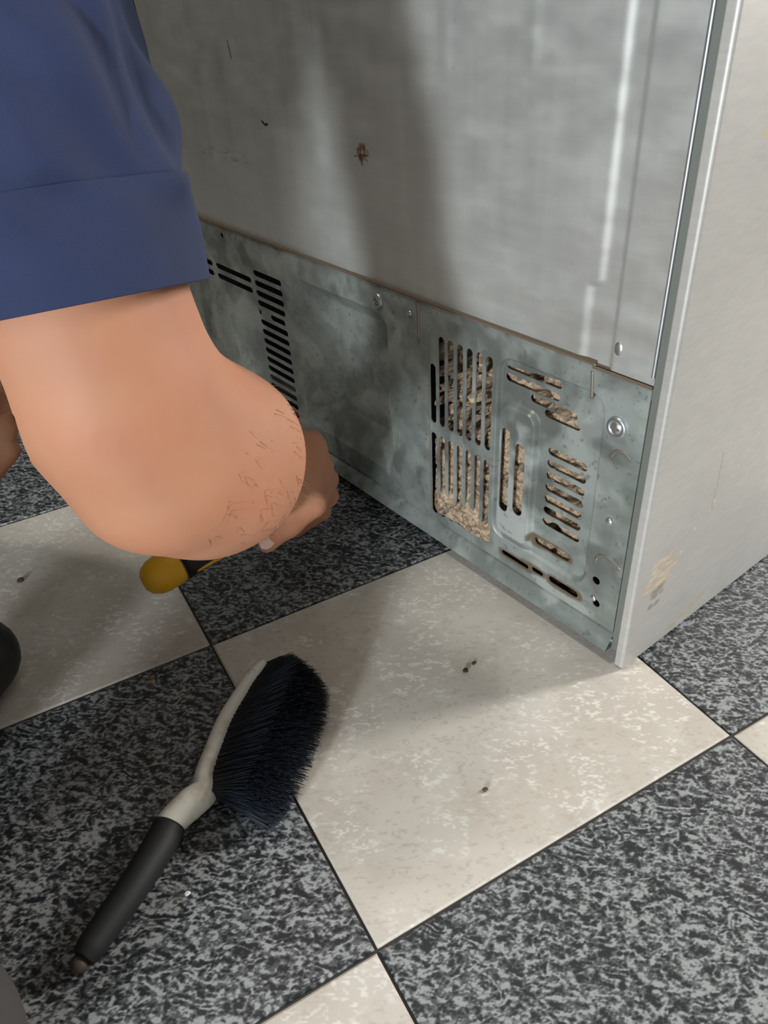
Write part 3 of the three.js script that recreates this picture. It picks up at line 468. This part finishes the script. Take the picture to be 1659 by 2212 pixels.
// ------------------------------------------------------------------ screwdriver in the fist
{
  const A = V([-0.026, 0.087, -0.017]), B = V([0.146, 0.108, -0.036]);
  const t = thing('screwdriver', 'yellow and black handled screwdriver held in the fist', 'screwdriver', A.toArray());
  t.quaternion.setFromUnitVectors(new THREE.Vector3(0, 1, 0), B.clone().sub(A).normalize());
  const yellow = mat([0.8, 0.42, 0.014], 0.42), black = mat([0.012, 0.011, 0.01], 0.6);
  const lathe = (pts) => new THREE.LatheGeometry(pts.map(([r, y]) => new THREE.Vector2(r, y)), 28);
  part('handle_cap', lathe([[0, -0.017], [0.007, -0.0165], [0.0125, -0.013], [0.0165, -0.006], [0.0178, 0.002], [0.0175, 0.012], [0.0162, 0.018], [0.0145, 0.021], [0, 0.021]]), yellow, t, 'domed yellow handle end');
  const grip = []; for (let i = 0; i <= 8; i++) { const y = lerp(0.021, 0.098, i / 8); grip.push([0.0168 - 0.003 * Math.sin(i / 8 * Math.PI) + (i === 8 ? -0.005 : 0), y]); }
  const g = part('grip', lathe([[0, 0.021], ...grip, [0, 0.098]]), black, t, 'black rubber grip');
  for (let k = 0; k < 6; k++) { const a = k / 6 * Math.PI * 2; part('grip_stripe', new THREE.CapsuleGeometry(0.0022, 0.05, 3, 6).scale(1, 1, 1).translate(Math.cos(a) * 0.0142, 0.055, Math.sin(a) * 0.0142), yellow, g, 'yellow rib set in the grip'); }
  part('shaft', lathe([[0, 0.095], [0.003, 0.095], [0.003, 0.124], [0.0035, 0.129], [0.0008, 0.134], [0, 0.134]]), mat([0.5, 0.5, 0.5], 0.3, 1), t);
}

// ------------------------------------------------------------------ hand brush lying on its side
{
  const brush = thing('hand_brush', 'hand brush with black bristles, ivory neck and black rubber handle lying on the tiles', 'brush', [-0.06, 0, 0.17]);
  const own = (g) => g.translate(0.06, 0, -0.17);
  const ivoryMap = texture(256, 256, (u, v) => mix3([0.8, 0.77, 0.69], [0.6, 0.53, 0.39], 0.8 * sstep(0.5, 0.75, fbm2(u * 9, v * 9, 61, 4))));
  const ivory = new THREE.MeshStandardMaterial({ map: ivoryMap, color: lin(1, 1, 1), roughness: 0.45 });
  const spine = [[-0.0605, 0.018, 0.170], [-0.0557, 0.018, 0.1575], [-0.0392, 0.0185, 0.1344], [-0.0216, 0.019, 0.1128], [-0.0026, 0.019, 0.0952], [0.0143, 0.018, 0.079], [0.0295, 0.017, 0.0668]];
  const uvd = (g) => { const p = g.attributes.position, uv = new Float32Array(p.count * 2); for (let i = 0; i < p.count; i++) { uv[2 * i] = p.getX(i) * 9; uv[2 * i + 1] = p.getZ(i) * 9; } g.setAttribute('uv', new THREE.BufferAttribute(uv, 2)); return g; };
  const head = part('brush_head', own(uvd(tube(spine, [0.0085, 0.0085, 0.0078, 0.0075, 0.0072, 0.0066, 0.004], 16, true, 1.25))), ivory, brush, 'curved ivory plastic head');
  part('neck', own(uvd(tube([[-0.101, 0.016, 0.189], [-0.088, 0.017, 0.1795], [-0.073, 0.018, 0.1735], [-0.0605, 0.018, 0.169], [-0.0565, 0.018, 0.1585]], [0.0105, 0.0112, 0.012, 0.011, 0.0088], 18))), ivory, brush, 'grimy ivory plastic neck');
  part('grip', own(tube([[-0.0915, 0.0165, 0.182], [-0.1, 0.0155, 0.1905], [-0.1263, 0.014, 0.2126], [-0.148, 0.0125, 0.228], [-0.162, 0.0115, 0.238], [-0.168, 0.011, 0.242]], [0.0122, 0.0122, 0.0112, 0.0106, 0.0098, 0.008], 22)), mat([0.011, 0.0115, 0.012], 0.62), brush, 'black rubber handle grip');
  part('end_cap', own(new THREE.SphereGeometry(0.0062, 14, 10).scale(1, 0.9, 1).translate(-0.1708, 0.0106, 0.244)), mat([0.06, 0.045, 0.03], 0.6), brush, 'small brown handle end cap');
  const curve = new THREE.CatmullRomCurve3(spine.map(V)), pos = [], idx = [];
  const tuft = new THREE.Vector3();
  const tufts = []; for (let i = 0; i < 34; i++) for (let r = 0; r < 6; r++) tufts.push([(i + 0.5) / 34, (r + 0.5) / 6]);
  for (const [tt, rr] of tufts) for (let k = 0; k < 30; k++) {
    const t = clamp(tt + 0.02 * (rnd() - 0.5), 0.02, 0.995), p = curve.getPoint(t), s = Math.pow(t, 1.1);
    const az = lerp(0.62, 1.14, s) + 0.3 * sstep(0.86, 1, t) * rnd() + 0.13 * (rnd() - 0.5), el = lerp(-0.16, lerp(0.66, 0.12, sstep(0.72, 1, t)), rr) + 0.14 * (rnd() - 0.5);      // fan of the tuft
    const dir = new THREE.Vector3(Math.sin(az) * Math.cos(el), Math.sin(el), Math.cos(az) * Math.cos(el));
    const len = (lerp(0.060, 0.066, Math.sin(t * Math.PI)) + 0.012 * Math.sin(Math.PI * clamp(t * 1.1))) * lerp(1, 0.5, sstep(0.72, 1, t)) * (0.9 + 0.1 * rnd()) * lerp(1.02, 0.84, rr);
    const root = p.clone().addScaledVector(dir, 0.003), sag = -0.004 * rnd();
    const mid = root.clone().addScaledVector(dir, len * 0.55), tip = root.clone().addScaledVector(dir, len).add(tuft.set(0.003 * (rnd() - 0.5), sag, 0.003 * (rnd() - 0.5)));
    mid.y = Math.max(mid.y, 0.0012); tip.y = Math.max(tip.y, 0.0008 + 0.002 * rnd());
    const w = new THREE.Vector3().crossVectors(dir, new THREE.Vector3(0, 1, 0)).normalize(), v = new THREE.Vector3().crossVectors(w, dir), o = pos.length / 3, r0 = 0.00034;
    for (const [q, r] of [[root, r0], [mid, r0], [tip, r0 * 0.6]]) for (let a = 0; a < 3; a++) { const x = q.clone().addScaledVector(w, r * Math.cos(a * 2.094)).addScaledVector(v, r * Math.sin(a * 2.094)); pos.push(x.x, x.y, x.z); }
    for (let q = 0; q < 2; q++) for (let a = 0; a < 3; a++) { const b = (a + 1) % 3, i0 = o + 3 * q; idx.push(i0 + a, i0 + b, i0 + 3 + a, i0 + b, i0 + 3 + b, i0 + 3 + a); }
    idx.push(o + 6, o + 7, o + 8);
  }
  const b = part('bristles', own(fromTris(pos, idx)), mat([0.011, 0.015, 0.024], 0.42), head, 'dense blue-black bristles'); b.userData.kind = 'stuff';
}

// ------------------------------------------------------------------ crumbs on the floor
function crumb(name, x, z, r, flat, m, label, category = 'crumb') {
  const g = new THREE.IcosahedronGeometry(r, 2), p = g.attributes.position;
  for (let i = 0; i < p.count; i++) { const q = new THREE.Vector3().fromBufferAttribute(p, i), k = 0.7 + 0.6 * noise3(q.x / r * 1.3 + x * 90, q.y / r * 1.3, q.z / r * 1.3, 91); p.setXYZ(i, q.x * k, q.y * k * flat, q.z * k * 0.8); }
  g.computeVertexNormals(); g.computeBoundingBox(); g.translate(0, -g.boundingBox.min.y, 0);
  const o = part(numbered(name), g, m, scene); o.position.set(x, 0.0002, z); o.userData = { label, category }; return o;
}
crumb('dirt_crumb', 0.1865, 0.1585, 0.0028, 0.5, mat([0.035, 0.02, 0.012], 0.8), 'dark brown crumb on the beige tile, closest to the refrigerator corner');
crumb('dirt_flake', 0.1985, 0.1545, 0.0022, 0.3, mat([0.06, 0.035, 0.02], 0.8), 'thin brown flake beside the dark crumb on the beige tile', 'flake');
crumb('grit_grain', 0.1296, 0.2687, 0.0022, 0.6, mat([0.10, 0.06, 0.035], 0.8), 'lone brown grain in the middle of the sunlit beige tile', 'grain');
crumb('white_chip', -0.096, 0.229, 0.0022, 0.35, mat([0.85, 0.84, 0.8], 0.4), 'tiny white chip on the dark tile beside the brush handle', 'chip');
crumb('orange_crumb', -0.0606, 0.0131, 0.0024, 0.6, mat([0.32, 0.13, 0.015], 0.7), 'small orange crumb on the dark tile near the beige tile edge');
crumb('brown_flake', -0.1452, -0.2052, 0.0042, 0.35, mat([0.07, 0.04, 0.025], 0.8), 'brown flake on the beige tile behind the screwdriver', 'flake');

renderer.render(scene, camera);
